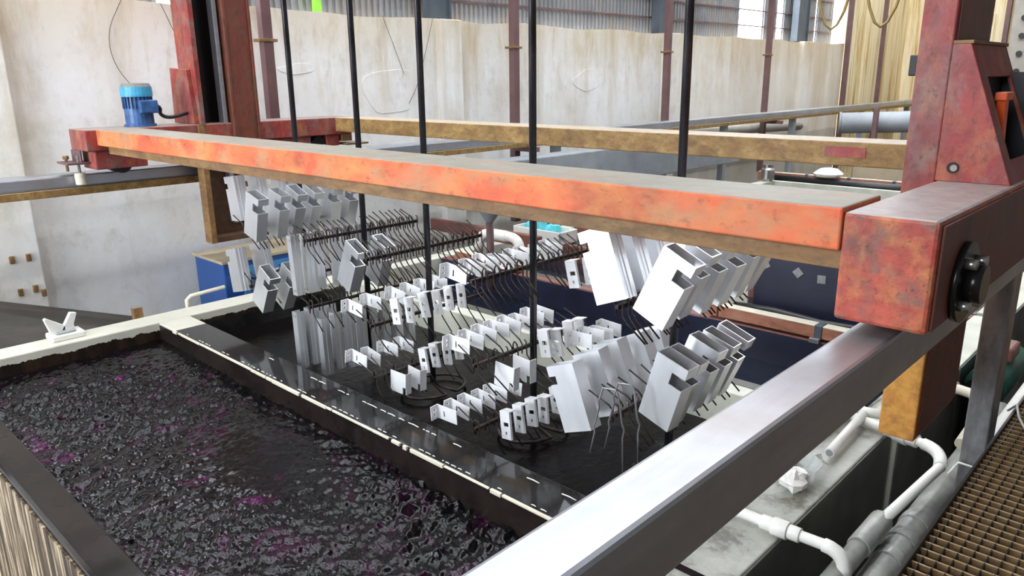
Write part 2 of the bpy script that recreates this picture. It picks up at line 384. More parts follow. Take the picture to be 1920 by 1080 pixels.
for e in edges[1:]:
    a, b = (prev, e) if not isinstance(e, tuple) else e
    if b-a > .01: part('corrugated_sheet', corrugated(a, b-.004, .60+random.uniform(0, .05), 2.0 if any(a-.1 < (p+q)/2 < b for p, q in GLINT_OPENINGS) else 5.1, -8.16), 'sheet', wl)
    if any(a-.1 < (p+q)/2 < b for p, q in GLINT_OPENINGS): part('corrugated_sheet', corrugated(a, b-.004, 4.2, 5.1, -8.16), 'sheet', wl)
    prev = b
for zz in (1.02, 1.34, 1.75, 4.6):
    part('purlin', MB().box(-8.125, -8.105, -4, 20.5, zz-.012, zz+.012), 'purple_steel', wl)
# far wall with rust streaks
fw = struct('wall_far', MB().box(-8.2, 3.4, 25.2, 25.4, FL, 5.2), 'ochre_wall', label='ochre rust-streaked far end wall')
for xx in (-5.2, -3.9, -2.6, -1.3, 0.2):
    part('wall_post', MB().box(xx-.06, xx+.06, 25.07, 25.21, FL, 5.2), 'purple_steel', fw, .01)
for xx in (-7.0, -5.9, -4.6, -3.2, -1.9, -.5):
    part('wall_panel', MB().box(xx-.4, xx+.4, 25.15, 25.21, FL, 1.55), 'ochre_wall', fw, .01)
for y0, y1 in ((20.72, 21.9), (21.95, 23.1), (23.15, 25.15)):
    part('rusty_panel', MB().box(-8.0, -7.76, y0, y1, FL, 5.1), 'ochre_wall', wl, .02)
for y0 in (20.62, 23.12): part('panel_post', MB().box(-7.78, -7.66, y0-.05, y0+.05, FL, 5.1), 'purple_steel', wl, .01)
mb = MB().box(-8.2, LIGHT_OPENINGS[0][0], -4.2, -4.0, FL, 5.2).box(LIGHT_OPENINGS[0][1], LIGHT_OPENINGS[1][0], -4.2, -4.0, FL, 5.2).box(LIGHT_OPENINGS[1][1], 2.1, -4.2, -4.0, FL, 5.2)
mb.box(LIGHT_OPENINGS[0][0], LIGHT_OPENINGS[0][1], -4.2, -4.0, LIGHT_OPENINGS[0][3], 5.2).box(LIGHT_OPENINGS[1][0], LIGHT_OPENINGS[1][1], -4.2, -4.0, FL, LIGHT_OPENINGS[1][2]).box(LIGHT_OPENINGS[1][0], LIGHT_OPENINGS[1][1], -4.2, -4.0, LIGHT_OPENINGS[1][3], 5.2)
struct('wall_near', mb, 'sidewall', label='grey end wall added behind the camera, its openings sized for the daylight')  # unseen wall added to limit how much sky light enters
struct('wall_right', MB().box(1.9, 2.1, -4, 25.2, FL, 5.2), 'sidewall', label='grey side wall behind the walkway')
# roof with two skylight slots
mb = MB(); xr = -8.2
for sx, sw in SKY_STRIPS:
    mb.box(xr, sx-sw/2, -4.2, 25.4, 5.1, 5.2); mb.box(sx-sw/2, sx+sw/2, -4.2, -3.6, 5.1, 5.2); mb.box(sx-sw/2, sx+sw/2, 24.6, 25.4, 5.1, 5.2); xr = sx+sw/2
mb.box(xr, 2.1, -4.2, 25.4, 5.1, 5.2)
struct('ceiling', mb, 'roof', label='dark roof sheeting with skylight slots')

# maroon hanger posts beside the left rail
for i, y in enumerate((4.18, 7.88, 11.72, 15.55)):
    pt = thing('hanger_post', ['maroon steel hanger post right behind the thick red column', 'maroon steel hanger post between the third and fourth black rods', 'maroon steel hanger post just left of the rightmost black rod', 'maroon steel hanger post in front of the bright daylight gap'][i], 'post', (-7.42, y, -.75), 'maroon hanger posts')
    part('shaft', MB().box(-7.47, -7.37, y-.055, y+.055, -.86 if i == 0 else -2.0, 5.1), 'purple_steel', pt, .006)
    part('bracket', MB().box(-7.47, -7.0, y-.05, y+.05, -.99, -.925), 'purple_steel', pt, .004)
    part('clip', MB().box(-7.50, -7.36, y-.10, y+.10, .38, .41), 'rust_brown', pt, .004)

# left running rail and its posts
lr = thing('running_rail', 'stainless-topped left running rail along the white wall', 'rail', (-7.2, 8, -.9))
part('rail_tube', MB().box(-7.32, -7.10, -2, 25.0, -.855, -.745), 'stainless', lr, .018)
part('rail_plate', MB().box(-7.32, -7.09, -2, 25.0, -.92, -.856), 'rust_ochre', lr, .006)
for y in (-1.2, 8.5, 10.35, 13.45, 16.5, 20.6, 24.2):
    part('rail_post', MB().box(-7.26, -7.14, y-.06, y+.06, FL, -.92), 'grey_duct', lr, .008)

# right running rail
rr = thing('running_rail', 'wide stainless running rail crossing the foreground on the right', 'rail', (-.705, 3, -.9))
part('rail_tube', MB().box(-.773, -.640, -1.0, 20.3, -.912, -.75), 'stainless', rr, .012)
for y in (-.6, 4.12, 8.9, 13.6):
    part('rail_post', MB().box(-.765, -.655, y, y+.16, FL, -.913), 'post', rr, .008)

# ------------------------------------------------------------------ the red gantry
g = thing('gantry_carriage', 'red rusty travelling gantry carriage spanning both running rails', 'gantry', (-3.9, 3.4, -.74))
fb = part('front_beam', MB().box(-6.80, -.80, 2.228, 2.55, -.50, -.372), 'beam_red', g, .007, 'orange-red faded front cross beam')
part('lower_angle', MB().box(-6.66, -.80, 2.262, 2.31, -.562, -.501).box(-6.66, -.80, 2.31, 2.50, -.515, -.501), 'rust_brown', fb, .003, 'brown rusty angle under the front beam')
part('rear_beam', MB().box(-6.75, -.80, 4.49, 4.80, -.51, -.372), 'rust_ochre', g, .007, 'ochre rusty rear cross beam')
part('paint_patch', MB().box(-1.75, -1.52, 4.4855, 4.49, -.46, -.40), 'red', g)
part('beam_shoe', MB().box(-1.05, -.80, 4.47, 4.492, -.50, -.36), 'red', g, .003)
# right end truck
rt = part('end_truck', MB().box(-.80, -.543, 2.235, 4.85, -.708, -.384), 'red_worn', g, .012, 'red worn box-section end truck on the right rail')
part('truck_side_plate', MB().box(-.543, -.535, 2.26, 4.85, -.70, -.40), 'red_shaded', rt, .003)  # shade of the truck's right side put into the plate colour
mb = MB().cyl((-.536, 2.50, -.60), (-.515, 2.50, -.60), .122, 28).cyl((-.516, 2.50, -.60), (-.47, 2.50, -.60), .058, 20)
part('wheel_bearing', mb, 'black_oily', rt, 0, 'black greasy flanged wheel bearing')
for a in (40, 130, 220, 310):
    cy, cz = 2.50+.088*math.cos(math.radians(a)), -.60+.088*math.sin(math.radians(a))
    part('bearing_bolt', MB().cyl((-.516, cy, cz), (-.485, cy, cz), .017, 6), 'bolt', rt)
for yy in (2.55, 4.5):
    part('track_wheel', MB().cyl((-.77, yy, -.735), (-.64, yy, -.735), .10 if False else .0149, 20).box(-.74, -.67, yy-.05, yy+.05, -.749, -.705), 'black_oily', g)
# left end truck
lt = part('end_truck', MB().box(-7.17, -6.79, 2.14, 4.72, -.545, -.372), 'red', g, .01, 'red end truck on the left rail')
part('wheel_housing', MB().box(-7.12, -6.82, 2.20, 2.62, -.70, -.546), 'red', lt, .012)
part('wheel_housing', MB().box(-7.12, -6.82, 3.60, 4.24, -.70, -.546).box(-7.12, -6.9, 4.24, 4.42, -.70, -.546).box(-7.12, -6.82, 4.42, 4.58, -.66, -.546), 'red', lt, .01)
part('wheel_hub', MB().cyl((-6.90, 4.33, -.63), (-6.83, 4.33, -.63), .075, 20), 'black_oily', lt)
part('hub_bolts', MB().cyl((-6.83, 4.28, -.655), (-6.80, 4.28, -.655), .016, 8).cyl((-6.83, 4.385, -.655), (-6.80, 4.385, -.655), .016, 8), 'bolt', lt)
part('track_wheel', MB().cyl((-7.06, 2.42, -.66), (-6.86, 2.42, -.66), .085, 20), 'black_oily', lt)
part('end_bracket', MB().box(-7.0, -6.80, 4.60, 4.72, -.62, -.546).box(-7.0, -6.76, 4.62, 4.90, -.66, -.64), 'rust_brown', lt, .004)
rb = part('roller_bracket', MB().box(-7.20, -6.93, 2.02, 2.20, -.655, -.638).box(-7.18, -6.96, 2.135, 2.15, -.66, -.545), 'purple_steel', lt, .003, 'brown guide roller bracket')
part('guide_roller', MB().lathe((-7.02, 2.13, -.83), [(.034, 0), (.042, .006), (.045, .085), (.038, .10)]), 'pvc_cream', rb, 0, 'cream plastic guide roller')
part('roller_bolt', MB().lathe((-7.02, 2.13, -.73), [(.012, 0), (.012, .12), (.024, .12), (.024, .145)], 6), 'bolt', rb)
part('roller_bolt', MB().lathe((-7.12, 2.07, -.72), [(.012, 0), (.012, .10), (.024, .10), (.024, .13)], 6), 'rust_brown', rb)
# left column: front flange, web, boxed rear half, silver guide
lc = part('column', MB().box(-7.10, -6.77, 3.10, 3.145, -.372, 5.0).box(-7.10, -7.05, 3.145, 3.40, -.372, 5.0), 'red', g, .004, 'thick red left lifting column')
part('boxed_channel', MB().box(-7.06, -6.76, 3.40, 3.665, -.60, 5.0).box(-6.76, -6.745, 3.40, 3.425, -.60, 5.0).box(-6.76, -6.745, 3.64, 3.665, -.60, 5.0), 'red_shaded', lc, .004)
part('recess_shade', MB().box(-7.04, -7.0, 3.146, 3.40, -1.3, 5.0), 'black_oily', lc)  # black sheet painting the shade inside the open channel
part('guide_track', MB().box(-6.90, -6.80, 3.335, 3.375, -1.3, 5.0), 'stainless', lc, .006, 'silver vertical guide track')
part('gusset', MB().prism([(-7.22, -.37), (-6.80, -.37), (-6.86, .10), (-7.19, .12)], 'y', 3.06, 3.10), 'red', lc, .004)
part('lower_back', MB().box(-6.96, -6.92, 3.13, 3.66, -1.44, -.55), 'rust_dark', lc)
part('lower_column', MB().box(-6.90, -6.77, 3.075, 3.13, -1.46, -.372), 'rust_brown', lc, .005, 'rusty brown lower end of the left column')
part('lower_tray', MB().box(-6.92, -6.78, 3.13, 3.66, -1.46, -1.40).box(-6.92, -6.905, 3.13, 3.66, -1.40, -1.10), 'rust_dark', lc, .004)
part('lower_web', MB().box(-6.90, -6.78, 3.42, 3.66, -1.15, -.60), 'red_shaded', lc, .005)
# right column with gusset box
rc = part('column', MB().box(-.915, -.801, 3.12, 3.62, -.70, 5.0), 'red', g, .006, 'thick red right lifting column')
part('shaded_side', MB().box(-.801, -.795, 3.15, 3.60, .11, 5.0), 'red_shaded', rc, .002)  # thin skin painting the column's side face as shaded
part('foot_plate', MB().box(-.80, -.74, 3.12, 3.62, -.384, .098), 'red', rc, .004)
gp = [(-.80, .098), (-.742, .098), (-.558, -.384), (-.80, -.384)]
part('gusset', MB().prism(gp, 'y', 3.115, 3.15), 'red', rc, .003)
part('gusset', MB().prism(gp, 'y', 3.61, 3.64), 'red', rc, .004)
# sloping side plate with its window
sl = Vector((.184, 0, -.482)); sl_len = sl.length
part('sloping_plate', MB().plate((-.742, 3.15, .098), (0, 1, 0), tuple(sl), .46, sl_len, .012, [(.06, .42, .12, .43)]), 'red', rc, 0)
part('cap_plate', MB().box(-.80, -.735, 3.115, 3.64, .098, .11), 'rust_brown', rc, .002)
part('interior_shade', MB().box(-.739, -.732, 3.155, 3.605, -.38, .06).box(-.73, -.60, 3.595, 3.605, -.38, .0), 'black', rc)  # black plates painting the shade inside the gusset box
part('orange_lever', MB().prism([(3.36, -.38), (3.41, -.38), (3.33, -.08), (3.275, -.08)], 'x', -.675, -.645).box(-.68, -.64, 3.27, 3.37, -.10, -.07), 'orange', rc, .004, 'bright orange lever inside the column window')
part('base_block', MB().box(-.70, -.545, 3.645, 4.4, -.384, -.25), 'red', rc, .008)
part('bolt_hole_plug', MB().cyl((-.745, 3.108, -.333), (-.745, 3.13, -.333), .020, 16), 'black', rc)
part('bolt', MB().cyl((-.740, 3.102, -.333), (-.740, 3.12, -.333), .012, 10), 'bolt', rc)
part('limit_switch', MB().box(-.945, -.916, 3.14, 3.18, -.01, .065), 'black', rc, .004)
lp = part('lower_column', MB().box(-.935, -.79, 3.30, 3.90, -1.52, -.384), 'rust_orange', g, .006, 'orange rusty lower end of the right column')
part('shaded_skin', MB().box(-.789, -.783, 3.33, 3.90, -1.50, -.92), 'red_shaded', lp, .002)  # dark skin carries the shade of the post's side
# blue motor on the left truck
mo = part('drive_motor', MB().lathe((-6.98, 2.66, -.372), [(.13, 0), (.13, .02), (.115, .022), (.115, .15)], 24), 'mot_dk', g, 0, 'upright blue electric drive motor')
part('fin_body', MB().lathe((-6.98, 2.66, -.222), [(.108, 0), (.108, .10)], 24), 'mot_dk', mo)
for k in range(24):
    a = k*math.pi/12; ca, sa = math.cos(a), math.sin(a)
    part('cooling_fin', MB().add([(-6.98+r*ca-d*sa, 2.66+r*sa+d*ca, -.222+z) for r in (.10, .122) for d in (-.004, .004) for z in (0, .10)], [(0, 1, 3, 2), (4, 6, 7, 5), (0, 4, 5, 1), (2, 3, 7, 6), (0, 2, 6, 4), (1, 5, 7, 3)]), 'mot_dk', mo)
part('fan_cowl', MB().lathe((-6.98, 2.66, -.122), [(.126, 0), (.128, .02), (.126, .082)], 28), 'mot_lt', mo, 0, 'light blue fan cowl')
part('cowl_cap', MB().lathe((-6.98, 2.66, -.040), [(.122, 0), (.108, .028), (.03, .032)], 28), 'mot_top', mo)
part('terminal_box', MB().box(-6.90, -6.82, 2.62, 2.77, -.26, -.15), 'mot_dk', mo, .01)
part('cable', MB().tube(chaikin([(-6.86, 2.77, -.20), (-6.86, 2.80, -.22), (-6.87, 2.79, -.27), (-6.88, 2.85, -.305), (-6.9, 2.95, -.30), (-6.92, 3.05, -.275), (-6.93, 3.10, -.27)]), .016, 8), 'black', mo)

# ------------------------------------------------------------------ tanks
T = -2.0; W1 = -2.14; W2 = -2.24
# two-bath dye tank (front bath + rear bath behind the divider)
tk = thing('dye_tank', 'long cream two-bath dye tank filled with purple-black liquid', 'tank', (-3.97, 2.5, FL))
TB = T - 0.0
def tank_mat_part(name, mb, m, bevel=.006, label=None): return part(name, mb, m, tk, bevel, label)
for k in ('tank',):
    pass
o = tank_mat_part('side_wall', MB().box(-6.76, -6.50, .74, 4.45, FL, T), 'tank', .01, 'cream left rim with dark tide stain')
o = tank_mat_part('side_wall', MB().box(-1.43, -1.19, .74, 4.45, FL, T), 'rim_dirty_shaded', .008, 'grey-white right rim under the rail')
o = tank_mat_part('outer_side', MB().box(-1.19, -1.182, .75, 4.45, FL, T-.012), 'green_grey', 0)
o = tank_mat_part('near_wall', MB().box(-6.5, -1.43, .755, .93, FL, T-.004), 'wet_brown', .012, 'dark wet near rim')
o = tank_mat_part('outer_skin', MB().box(-6.7, -1.2, .742, .754, FL, T-.03), 'streak', 0, 'streaked outer side of the near wall')
o = tank_mat_part('rim_lip', MB().box(-6.5, -1.43, .752, .775, T-.004, T+.006), 'wet', .004)
o = tank_mat_part('divider', MB().box(-6.18, -1.43, 2.40, 2.67, FL, T-.004), 'wet', .008, 'wet black divider between the two baths')
o = tank_mat_part('divider_face', MB().box(-6.48, -1.43, 2.392, 2.40, FL, T-.02), 'wet_brown', 0)
o = tank_mat_part('divider_end', MB().box(-6.50, -6.18, 2.40, 2.67, FL, T-.003), 'tank', .008)
# exposed white edge of the divider, broken into worn lengths
xx = -6.2
while xx < -1.5:
    ln = random.choice((.04, .07, .15, .3, .5, .7))*random.uniform(.8, 1.2)
    part('white_edge', MB().box(xx, min(xx+ln, -1.45), 2.386, 2.400+random.uniform(0, .004), T-.010-random.uniform(0, .016), T-.0015), 'pvc_cream', tk, .002); xx += ln+random.choice((.004, .006, .01, .03))
xx = -5.0
while xx < -1.6:
    ln = random.uniform(.01, .10)
    part('glint_bead', MB().tube([(xx, 2.60, T-.004), (xx+ln*.5, 2.603, T-.003), (xx+ln, 2.60, T-.004)], .0032, 6), 'pvc', tk); xx += ln+random.choice((.01, .02, .04, .15, .5))  # white beads painting glints along the wet divider
xx = -6.0
while xx < -1.6:
    ln = random.uniform(.01, .05)
    part('glint_bead', MB().tube([(xx, 2.425, T-.004), (xx+ln*.5, 2.427, T-.003), (xx+ln, 2.425, T-.004)], .0028, 6), 'pvc', tk); xx += ln+random.choice((.015, .03, .06, .2))  # second line of painted glints near the front edge
o = tank_mat_part('far_wall', MB().box(-6.50, -1.43, 4.30, 4.45, FL, T), 'tank_far', .008, 'cream far rim')
part('floor_plate', MB().box(-6.5, -1.43, .93, 4.30, FL, FL+.05), 'tank_far', tk)
part('inner_stain', MB().box(-6.502, -6.492, 2.67, 4.29, T-.5, T-.10), 'wet', tk, 0)
# weld line across the left end of the rim and a little corner post
part('corner_stub', MB().box(-6.83, -6.77, 2.30, 2.38, T-.05, T+.09), 'rust_brown', tk, .004)
# stained corner on the right rim
part('dye_stain', MB().box(-1.428, -1.192, 2.46, 2.50, T, T+.002), 'liquid1', tk)

def water(name, x0, x1, y0, y1, z, step, amp, m, label, seed, fr=(6, 34), nw=26):
    rng = np.random.default_rng(seed)
    nx, ny = int((x1-x0)/step), int((y1-y0)/step)
    gx, gy = np.meshgrid(np.linspace(x0, x1, nx+1), np.linspace(y0, y1, ny+1), indexing='ij')
    h = np.zeros_like(gx)
    for k in range(nw):
        f = math.exp(rng.uniform(math.log(fr[0]), math.log(fr[1]))); a = rng.normal(.95, .8); ph = rng.uniform(0, 6.28)
        w = np.sin(f*(gx*math.cos(a)+gy*math.sin(a)) + 1.6*np.sin(gx*2.7+gy*1.9+k) + .9*np.sin(gy*7.1-gx*5.3+k*1.7) + ph)
        env = .55+.45*np.sin(gx*(1.1+.13*k)+gy*(1.7-.1*k)+2.1*k)
        h += env*(1/f**.9)*(1-2*np.abs(w)**.7)
    h *= amp/np.abs(h).max()
    h *= .62+.55*np.sin(gx*1.9+.8*np.sin(gy*3.1)+seed)*np.sin(gy*2.6-gx*.7+1.1*seed)
    v = np.stack([gx, gy, z+h], -1).reshape(-1, 3)
    idx = np.arange((nx+1)*(ny+1)).reshape(nx+1, ny+1)
    f = np.stack([idx[:-1, :-1], idx[1:, :-1], idx[1:, 1:], idx[:-1, 1:]], -1).reshape(-1, 4)
    c = np.array([(x0+x1)/2, (y0+y1)/2, z])
    me = bpy.data.meshes.new(name); me.from_pydata((v-c).tolist(), [], f.tolist())
    me.polygons.foreach_set('use_smooth', [True]*len(f)); me.materials.append(MT[m])
    o = bpy.data.objects.new(name, me); COL.objects.link(o); o.location = c
    o['label'] = label; o['category'] = 'liquid'; o['kind'] = 'stuff'; return o
water('dye_bath', -6.499, -1.431, .931, 2.399, W1, .0085, .072, 'liquid1', 'churning purple-black dye liquid in the front bath', 3, (11, 150), 44)
water('rinse_bath', -6.49, -1.431, 2.671, 4.299, W2, .04, .006, 'liquid2', 'still black liquid in the bath under the racks', 5)

# V-shaped white bar holder on the left rim
vb = thing('bar_holder', 'white splattered V-shaped bar holder on the tank rim', 'bracket', (-6.66, 1.72, T))
part('foot', MB().box(-6.76, -6.58, 1.60, 1.85, T, T+.05), 'pvc', vb, .012)
part('prong', MB().prism([(1.62, T+.05), (1.72, T+.05), (1.73, T+.10), (1.60, T+.19), (1.585, T+.18)], 'x', -6.70, -6.65), 'pvc', vb, .004)
part('prong', MB().prism([(1.68, T+.05), (1.80, T+.05), (1.79, T+.10), (1.825, T+.19), (1.78, T+.20), (1.73, T+.12)], 'x', -6.70, -6.65), 'pvc', vb, .004)
part('crust', MB().box(-6.75, -6.60, 1.64, 1.79, T+.05, T+.07), 'film', vb, .01)
# dark board leaning behind the tank
mb = MB(); q = [(-7.665, .2, -1.36), (-7.665, 3.1, -2.42), (-6.80, 3.1, -2.52), (-6.80, .2, -1.98)]
mb.add(q+[(a, b, c-.04) for a, b, c in q], [(0, 1, 2, 3), (7, 6, 5, 4), (0, 4, 5, 1), (1, 5, 6, 2), (2, 6, 7, 3), (3, 7, 4, 0)])
solo('sloping_board', mb, 'dark_board', 'dark stained board sloping between the tank and the white wall', 'board')

# ------------------------------------------------------------------ racks with hooks
RY = 3.37; RX = [-5.66, -4.78, -4.03, -3.03, -2.02]
RN = ['leftmost', 'second', 'third', 'fourth', 'rightmost']
def hook_mesh(kind):
    if kind == 'left': p = [(-.165, 0, .085), (-.045, 0, .035), (-.022, 0, .012), (-.018, 0, -.05)]
    elif kind == 'right': p = [(.004, 0, .05), (.018, 0, .04), (.022, 0, -.045), (.045, 0, -.075), (.15, 0, -.16)]
    else: p = [(-.018, 0, -.03), (-.022, 0, .035), (-.01, 0, .055), (.006, 0, .05), (.016, 0, .03)]
    me = MB().tube(p, .0048, 5).mesh('hook_'+kind); me.materials.append(MT['wire']); return me
HM = {k: hook_mesh(k) for k in ('left', 'right', 'loop')}
BAR_Z = {0: (-1.14, -1.62), 1: (-1.12, -1.62), 2: (-1.14, -1.60, -1.98), 3: (-1.113, -1.625, -2.03), 4: (-1.06, -1.62)}
RODB = [-2.10, -2.12, -2.16, -2.18, -2.16]
for i, x in enumerate(RX):
    lab = ['leftmost black hanging rack rod carrying silver box profiles', 'second black hanging rack rod from the left carrying long silver strips', 'third black hanging rack rod from the left with an empty upper bar', 'fourth black hanging rack rod from the left full of small white brackets', 'rightmost black hanging rack rod carrying large silver box profiles'][i]
    rk = thing('hanging_rack', lab, 'rack', (x, RY, RODB[i]), 'hanging racks in the gantry')
    part('rod', MB().cyl((x, RY, RODB[i]), (x, RY, 4.8), .0225, 14), 'rod', rk)
    for bz in BAR_Z[i]:
        b = part('hook_bar', MB().box(x-.011, x+.011, RY-.53, RY+.53, bz-.011, bz+.011), 'wire', rk, .002)
        ny = 22 if bz > -1.3 else 13
        for k in range(ny):
            yy = RY-.51+k*1.02/(ny-1)
            if abs(yy-RY) < .035: continue
            for kind in ('left', 'right', 'loop'):
                if kind == 'loop' and k % 2: continue
                h = bpy.data.objects.new('hook', HM[kind]); COL.objects.link(h); h.parent = b
                h.location = (0, yy-RY+random.uniform(-.006, .006), bz-RODB[i])
                h.rotation_euler = (0, random.uniform(-.10, .10), random.uniform(-.12, .12))
    if i >= 2:
        rp = [(x+.20*math.cos(a)-.02, RY+.02+.26*math.sin(a), W2+.03) for a in np.linspace(.2, 2*math.pi-.2, 28)]
        part('bottom_hoop', MB().tube([(x, RY, W2+.06)]+rp+[(x, RY, W2+.06)], .011 if i < 4 else .014, 8), 'wire' if i < 4 else 'post', rk)
    if i == 4:
        for (px, py, s) in ((-2.00, 2.76, 0), (-1.94, 2.80, .03)):
            part('bent_wire', MB().tube([(px-.10, py, -1.82+s), (px-.075, py, -1.70+s), (px-.08, py, -1.67+s), (px-.05, py, -1.56+s), (px-.055, py, -1.53+s), (px-.03, py, -1.45+s), (px+.04, py, -1.44+s), (px+.06, py, -1.455+s), (px+.085, py, -1.60+s), (px+.10, py, -1.63+s), (px+.092, py, -1.68+s), (px+.10, py, -1.86+s)], .0045, 6), 'post', rk)

# ------------------------------------------------------------------ silver box profiles
PW, PD, PL, PT = .18, .085, .36, .006
def box_profile(side, ribs=True):
    """local: x = width, y = depth (back), z up; hung about the top-left front corner; notch on the outer side"""
    m = MB(); W, D, L = PW, PD, PL
    notch = (W-.075, W+1e-6, .055, .12) if side == 'right' else (-1e-6, .045, .055, .10)
    h1 = [(max(0, notch[0]), min(W, notch[1]), L-notch[3], L-notch[2])]
    m.plate((0, 0, -L), (1, 0, 0), (0, 0, 1), W, L, PT, h1)           # front  (normal -y => thickness to -y)
    m.plate((0, D, -L), (1, 0, 0), (0, 0, 1), W, L, PT, h1)           # back
    xo, xi = (W, 0) if side == 'right' else (0, W)
    s = -1 if side == 'right' else 1
    a, b = (xo-PT, xo) if side == 'right' else (xo, xo+PT)
    for z0, z1 in ((-L, -.12), (-.055, 0)): m.box(a, b, .0001, D-PT, z0, z1)
    a, b = (0, PT) if side == 'right' else (W-PT, W)
    m.box(a, b, .0001, D-PT, -L, 0)
    if ribs:
        xr = W if side == 'left' else W
        for yy in (D*.32, D*.62): m.box(xr, xr+.006, yy-.006, yy+.006, -L, 0)
    me = m.mesh('box_profile_'+side); me.materials.append(MT['alu']); return me
BP = {'left': box_profile('left'), 'right': box_profile('right', False), 'plain': box_profile('left', False)}
def profile_row(rack, side, dx, z, y0, pitch, n, tilt, where):
    for k in range(n):
        lab = f"{ORD[k]} silver box profile from camera, {where}"
        o = placed('box_profile', BP[side], (RX[rack]+dx+random.uniform(-.012, .012), y0+k*pitch+random.uniform(-.015, .015), z+random.uniform(-.012, .012)),
               (random.uniform(-.04, .04), math.radians(tilt+random.uniform(-3.5, 3.5)), random.uniform(-.05, .05)), lab, 'metal profile', 'silver box profiles on racks')
# tilt about +y: positive swings the bottom towards -x
profile_row(4, 'right', .235, -.715, 2.84, .165, 6, 24, 'upper right row of the rightmost rack')
profile_row(4, 'left', -.225, -.720, 2.82, .18, 5, -19, 'upper left row of the rightmost rack')
profile_row(4, 'right', .205, -1.245, 2.87, .15, 5, 19, 'lower right row of the rightmost rack')
profile_row(4, 'plain', -.42, -1.465, 2.84, .20, 5, -24, 'lower left row of the rightmost rack')
profile_row(0, 'right', .12, -.815, 2.84, .17, 6, 20, 'upper right row of the leftmost rack')
profile_row(0, 'left', -.30, -.745, 2.86, .19, 4, -8, 'upper left row of the leftmost rack')
profile_row(0, 'right', .20, -1.42, 2.86, .18, 2, 32, 'lower right row of the leftmost rack')
profile_row(0, 'left', -.38, -1.36, 2.86, .22, 2, -14, 'lower left row of the leftmost rack')
profile_row(1, 'right', .15, -1.14, 3.12, .22, 2, 24, 'right side of the second rack')

# ------------------------------------------------------------------ long silver strips on the second rack
def strip_mesh():
    m = MB(); W, D, L = .062, .062, .45
    hs = [(a, a+.009, b, b+.022) for a in (.014, .040) for b in (.022, L-.045)]
    m.plate((0, 0, -L), (1, 0, 0), (0, 0, 1), W, L, .005, hs)
    m.box(0, .005, 0, D, -L, 0); m.box(W-.005, W, 0, D, -L, 0)
    m.box(W, W+.005, D*.45, D*.55, -L, 0)
    me = m.mesh('strip'); me.materials.append(MT['alu']); return me
SM = strip_mesh()
def strip_row(dx, z, ys_, where):
    for k, y in enumerate(ys_):
        placed('channel_strip', SM, (RX[1]+dx+random.uniform(-.01, .01), y, z+random.uniform(-.015, .015)), (random.uniform(-.02, .02), random.uniform(-.06, .0), random.uniform(-.06, .06)),
               f"{ORD[k]} long silver channel strip from camera, {where}", 'metal strip', 'long silver strips')
strip_row(-.20, -1.10, [2.82, 2.93, 3.03, 3.17, 3.28, 3.39, 3.50, 3.62], 'upper row of the second rack')
strip_row(-.20, -1.69, [2.82, 2.92, 3.01, 3.10], 'lower left row of the second rack')
strip_row(-.02, -1.71, [2.91, 3.02, 3.13, 3.24, 3.36, 3.48, 3.60, 3.72], 'lower right row of the second rack')

# ------------------------------------------------------------------ small white angle brackets
def bracket_left():
    m = MB(); A, B, H, th = .165, .06, .092, .005
    m.plate((0, 0, -H), (1, 0, 0), (0, 0, 1), A, H, th, [(.05, .062, .02, .06)])     # wide leg facing -y
    m.plate((0, 0, -H), (0, -1, 0), (0, 0, 1), B, H, th, [(.022, .036, .022, .036), (.022, .036, .054, .068)])
    me = m.mesh('angle_bracket_a'); me.materials.append(MT['bracket']); return me
def bracket_right():
    m = MB(); Wd, Ht, B, th = .080, .175, .055, .005
    m.plate((0, 0, -Ht), (1, 0, 0), (0, 0, 1), Wd, Ht, th, [(.026, .066, .080, .106), (.036, .048, .028, .048)])
    m.box(0, Wd, 0, B, -th, 0); m.box(Wd-th, Wd, 0, .012, -Ht, 0)
    me = m.mesh('angle_bracket_b'); me.materials.append(MT['bracket']); return me
def plain_plate():
    m = MB(); m.plate((0, 0, -.15), (1, 0, 0), (0, 0, 1), .15, .15, .005, [(.12, .15, .0, .05)])
    m.box(.145, .15, 0, .05, -.15, 0)
    me = m.mesh('plain_bracket'); me.materials.append(MT['bracket']); return me
KM = {'left': bracket_left(), 'right': bracket_right(), 'plate': plain_plate()}
def bracket_row(rack, side, dx, z, ys_, where, tilt=0):
    for k, y in enumerate(ys_):
        j = random.uniform
        rot = (j(-.06, .06), math.radians(tilt)+j(-.07, .07), j(-.10, .10)) if side != 'right' else (j(-.05, .05), math.radians(-9+tilt)+j(-.05, .05), j(-.06, .06))
        placed('angle_bracket', KM[side], (RX[rack]+dx+j(-.01, .01), y+j(-.01, .01), z+j(-.012, .012)), rot,
               f"{ORD[k]} small white angle bracket from camera, {where}", 'bracket', 'small white angle brackets on racks')
def rng(a, st, n): return [a+st*i for i in range(n)]
bracket_row(3, 'left', -.27, -1.925, rng(2.79, .115, 6), 'left row of the fourth rack bottom bar', 3)
bracket_row(3, 'right', .065, -1.935, rng(2.99, .115, 5), 'right row of the fourth rack bottom bar')
bracket_row(3, 'left', -.26, -1.495, rng(2.90, .115, 8), 'left row of the fourth rack middle bar', 3)
bracket_row(3, 'right', .03, -1.54, rng(3.37, .12, 4), 'right row of the fourth rack middle bar')
bracket_row(3, 'left', -.25, -1.045, rng(2.90, .125, 8), 'left row of the fourth rack top bar', 3)
bracket_row(3, 'right', .11, -1.105, rng(3.55, .15, 3), 'right row of the fourth rack top bar', -4)
bracket_row(2, 'left', -.33, -1.47, [2.91, 3.07, 3.29, 3.42, 3.55, 3.68], 'left row of the third rack middle bar', 4)
bracket_row(2, 'right', .10, -1.42, rng(2.95, .117, 6), 'right row of the third rack middle bar', -2)
